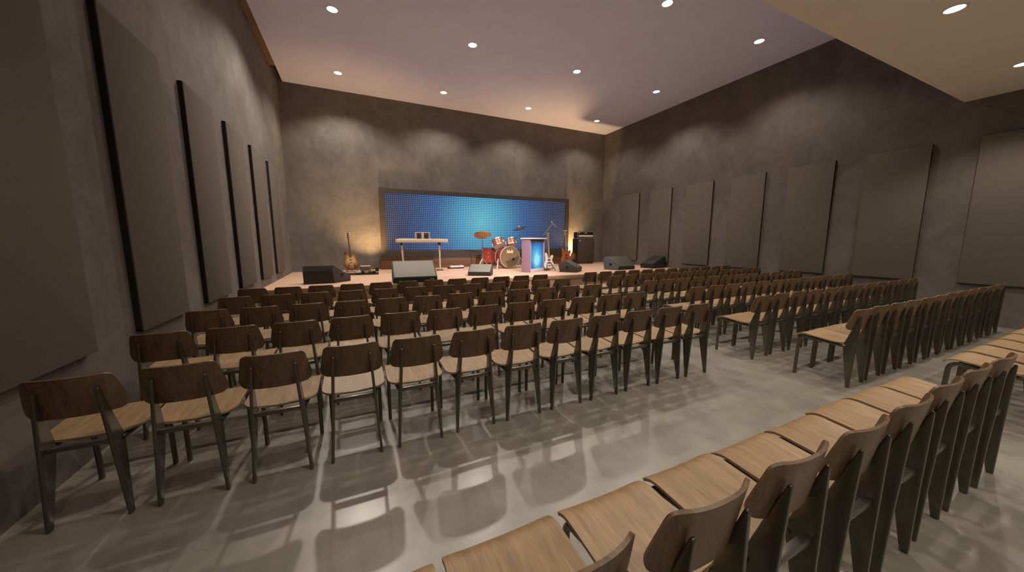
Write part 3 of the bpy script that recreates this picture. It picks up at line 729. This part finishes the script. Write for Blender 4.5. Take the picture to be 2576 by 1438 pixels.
MB().tube([tuple(bt + Vector((0.0, -0.014, 0.035))), tuple(bt + Vector((0.17, -0.014, -0.075)))], [0.022, 0.013], 12).build('handle', 'chrome', mk)
MB().lathe([(0, -0.035), (0.022, -0.03), (0.034, -0.005), (0.034, 0.012), (0.02, 0.035), (0, 0.042)], 16, Matrix.Translation(bt + Vector((-0.022, -0.014, 0.050))) @ Matrix.Rotation(math.radians(-58), 4, 'Y')).build('head_grille', 'chrome_dull', mk)

# ---- bass amplifier stack
t = thing('speaker_cabinet', 'tall dark speaker cabinet standing right of the LED screen', 'speaker', S(5.80, 7.62))
cw, ch, cd = 0.285 * U, 0.66 * U, 0.33
MB().box((-cw, 0, 0.045), (cw, cd, ch + 0.045), bevel=0.010).build('cabinet', 'black_paint', t)
MB().box((-cw + 0.03, -0.012, 0.085), (cw - 0.015, -0.0005, ch + 0.02), bevel=0.004).build('grille', 'amp_cloth', t)
MB().lathe([(0, 0.0), (0.026, 0), (0.022, 0.012), (0, 0.014)], 16, Matrix.Translation((-cw + 0.11, -0.0125, ch - 0.035)) @ Matrix.Rotation(PI / 2, 4, 'X')).build('badge', 'white_paint', t)
for sx in (-1, 1):
    for yy in (0.06, cd - 0.06):
        MB().tube([(sx * (cw - 0.06) - 0.02, yy, 0.0225), (sx * (cw - 0.06) + 0.02, yy, 0.0225)], 0.0222, 12).build('caster', 'neck_dark', t)
top = S(5.80, 7.62); top.z += ch + 0.0455
t = thing('amplifier_head', 'amplifier head with a chrome guard frame on the tall speaker cabinet', 'amplifier', top)
hw_, hd_, hh_ = cw - 0.01, 0.26, 0.285
MB().box((-hw_ + 0.02, 0.05, 0.012), (hw_ - 0.02, hd_ + 0.05, hh_ - 0.03), bevel=0.008).build('chassis', 'black_paint', t)
MB().tube([(-hw_ + 0.06, 0.035, 0.095), (hw_ - 0.07, 0.035, 0.095)], 0.045, 14).build('control_panel', 'cream_plastic', t)
pts = [(-hw_, 0.02), (-hw_, hh_ - 0.06), (-hw_ + 0.05, hh_), (hw_ - 0.07, hh_), (hw_, hh_ - 0.09), (hw_, 0.02)]
MB().tube([(a, 0.02, b) for a, b in pts], 0.013, 8).build('guard_frame', 'chrome_dull', t)
MB().box((-hw_ + 0.01, 0.0, 0.0), (hw_ - 0.01, hd_ + 0.06, 0.0115)).build('base', 'lectern_trim', t, 0)
for k, x_ in enumerate((-0.30, -0.02, 0.03)):
    MB().lathe([(0, 0.0), (0.022 - 0.006 * (k % 2), 0), (0.018, 0.02), (0, 0.022)], 12, Matrix.Translation((x_, 0.0485, hh_ - 0.065)) @ Matrix.Rotation(PI / 2, 4, 'X')).build('knob', 'white_paint', t)
MB().tube([(0.05 + 0.06 * math.cos(a * PI / 8), 0.16, hh_ + 0.02 + 0.055 * math.sin(a * PI / 8)) for a in range(-1, 10)], 0.006, 8).build('carry_handle', 'neck_dark', t)

# ---- warm uplights washing the stage wall
def uplight(label, x, y, aim, energy, cone, blend=0.9):
    t = thing('uplight', label, 'uplight', S(x, y), 0, 'warm uplights')
    MB().lathe([(0, 0), (0.055, 0), (0.055, 0.012), (0.05, 0.016), (0, 0.016)], 18).build('base', 'black_paint', t)
    MB().lathe([(0.045, 0.017), (0.050, 0.030), (0.050, 0.12), (0.044, 0.12), (0.044, 0.035), (0, 0.03)], 18).build('housing', 'black_paint', t)
    MB().lathe([(0, 0.100), (0.0435, 0.100), (0.0435, 0.106), (0, 0.106)], 18).build('lens', 'lamp_lens_small', t)
    p = S(x, y); p.z += 0.135
    o = lamp('uplight_beam', 'SPOT', p, energy, (1.0, 0.62, 0.26), spot_size=math.radians(cone), spot_blend=blend, shadow_soft_size=0.04)
    d = Vector(aim) - Vector((0, 0, 0)); o.rotation_euler = d.to_track_quat('-Z', 'Y').to_euler()
t = thing('added_spotlight', 'black spotlight added unseen on the bulkhead to brighten the stage deck', 'spotlight', W(2.7, 1.72, 3.62))  # added lamp outside the view, brightens the centre deck with a pinkish wash
MB().lathe([(0, -0.10), (0.07, -0.10), (0.08, 0.0), (0.08, 0.16), (0.074, 0.16), (0.074, 0.02), (0, 0.02)], 20, Matrix.Rotation(math.radians(-124.5), 4, 'X')).build('housing', 'black_paint', t)
MB().box((-0.02, -0.15, -0.015), (0.02, -0.06, 0.015)).build('bracket', 'black_paint', t)
p = W(2.7, 1.72, 3.62)
d = Vector(W(2.7, 6.45, 0.36)) - p
o = lamp('added_stage_beam', 'SPOT', p + d.normalized() * 0.17, 2800, (1.0, 0.80, 0.84), spot_size=math.radians(30), spot_blend=1.0, shadow_soft_size=0.07)
o.rotation_euler = d.to_track_quat('-Z', 'Y').to_euler()
uplight('small black uplight on the stage floor below the warm wall glow', 0.42, 7.60, (-0.14, 0.40, 1.0), 290, 96)
uplight('small black uplight hidden between the screen and the speaker cabinet', 5.56, 7.94, (-0.16, 0.24, 1.0), 720, 104)

# ------------------------------------------------------------------ camera and view
cam = bpy.data.cameras.new('camera'); co = bpy.data.objects.new('camera', cam); C.objects.link(co)
cam.sensor_width = 36.0; cam.sensor_fit = 'HORIZONTAL'; cam.lens = 848.96 / 2576 * 36.0
cam.clip_start = 0.02; cam.clip_end = 100
co.location = (0, 0, U)
co.rotation_euler = (PI / 2 - math.radians(7.6668), 0, -math.radians(25.0033))
sc = bpy.context.scene
sc.camera = co
w = bpy.data.worlds.new('world'); sc.world = w; w.use_nodes = True
w.node_tree.nodes['Background'].inputs['Color'].default_value = (0.02, 0.02, 0.02, 1)
w.node_tree.nodes['Background'].inputs['Strength'].default_value = 0.0
sc.view_settings.view_transform = 'Standard'; sc.view_settings.look = 'None'
sc.view_settings.gamma = 1.0; sc.view_settings.use_curve_mapping = False
sc.view_settings.exposure = 0.0
try:
    sc.cycles.max_bounces = 10; sc.cycles.diffuse_bounces = 6; sc.cycles.glossy_bounces = 4
    sc.cycles.use_denoising = True
    sc.cycles.sample_clamp_indirect = 6.0
except Exception:
    pass
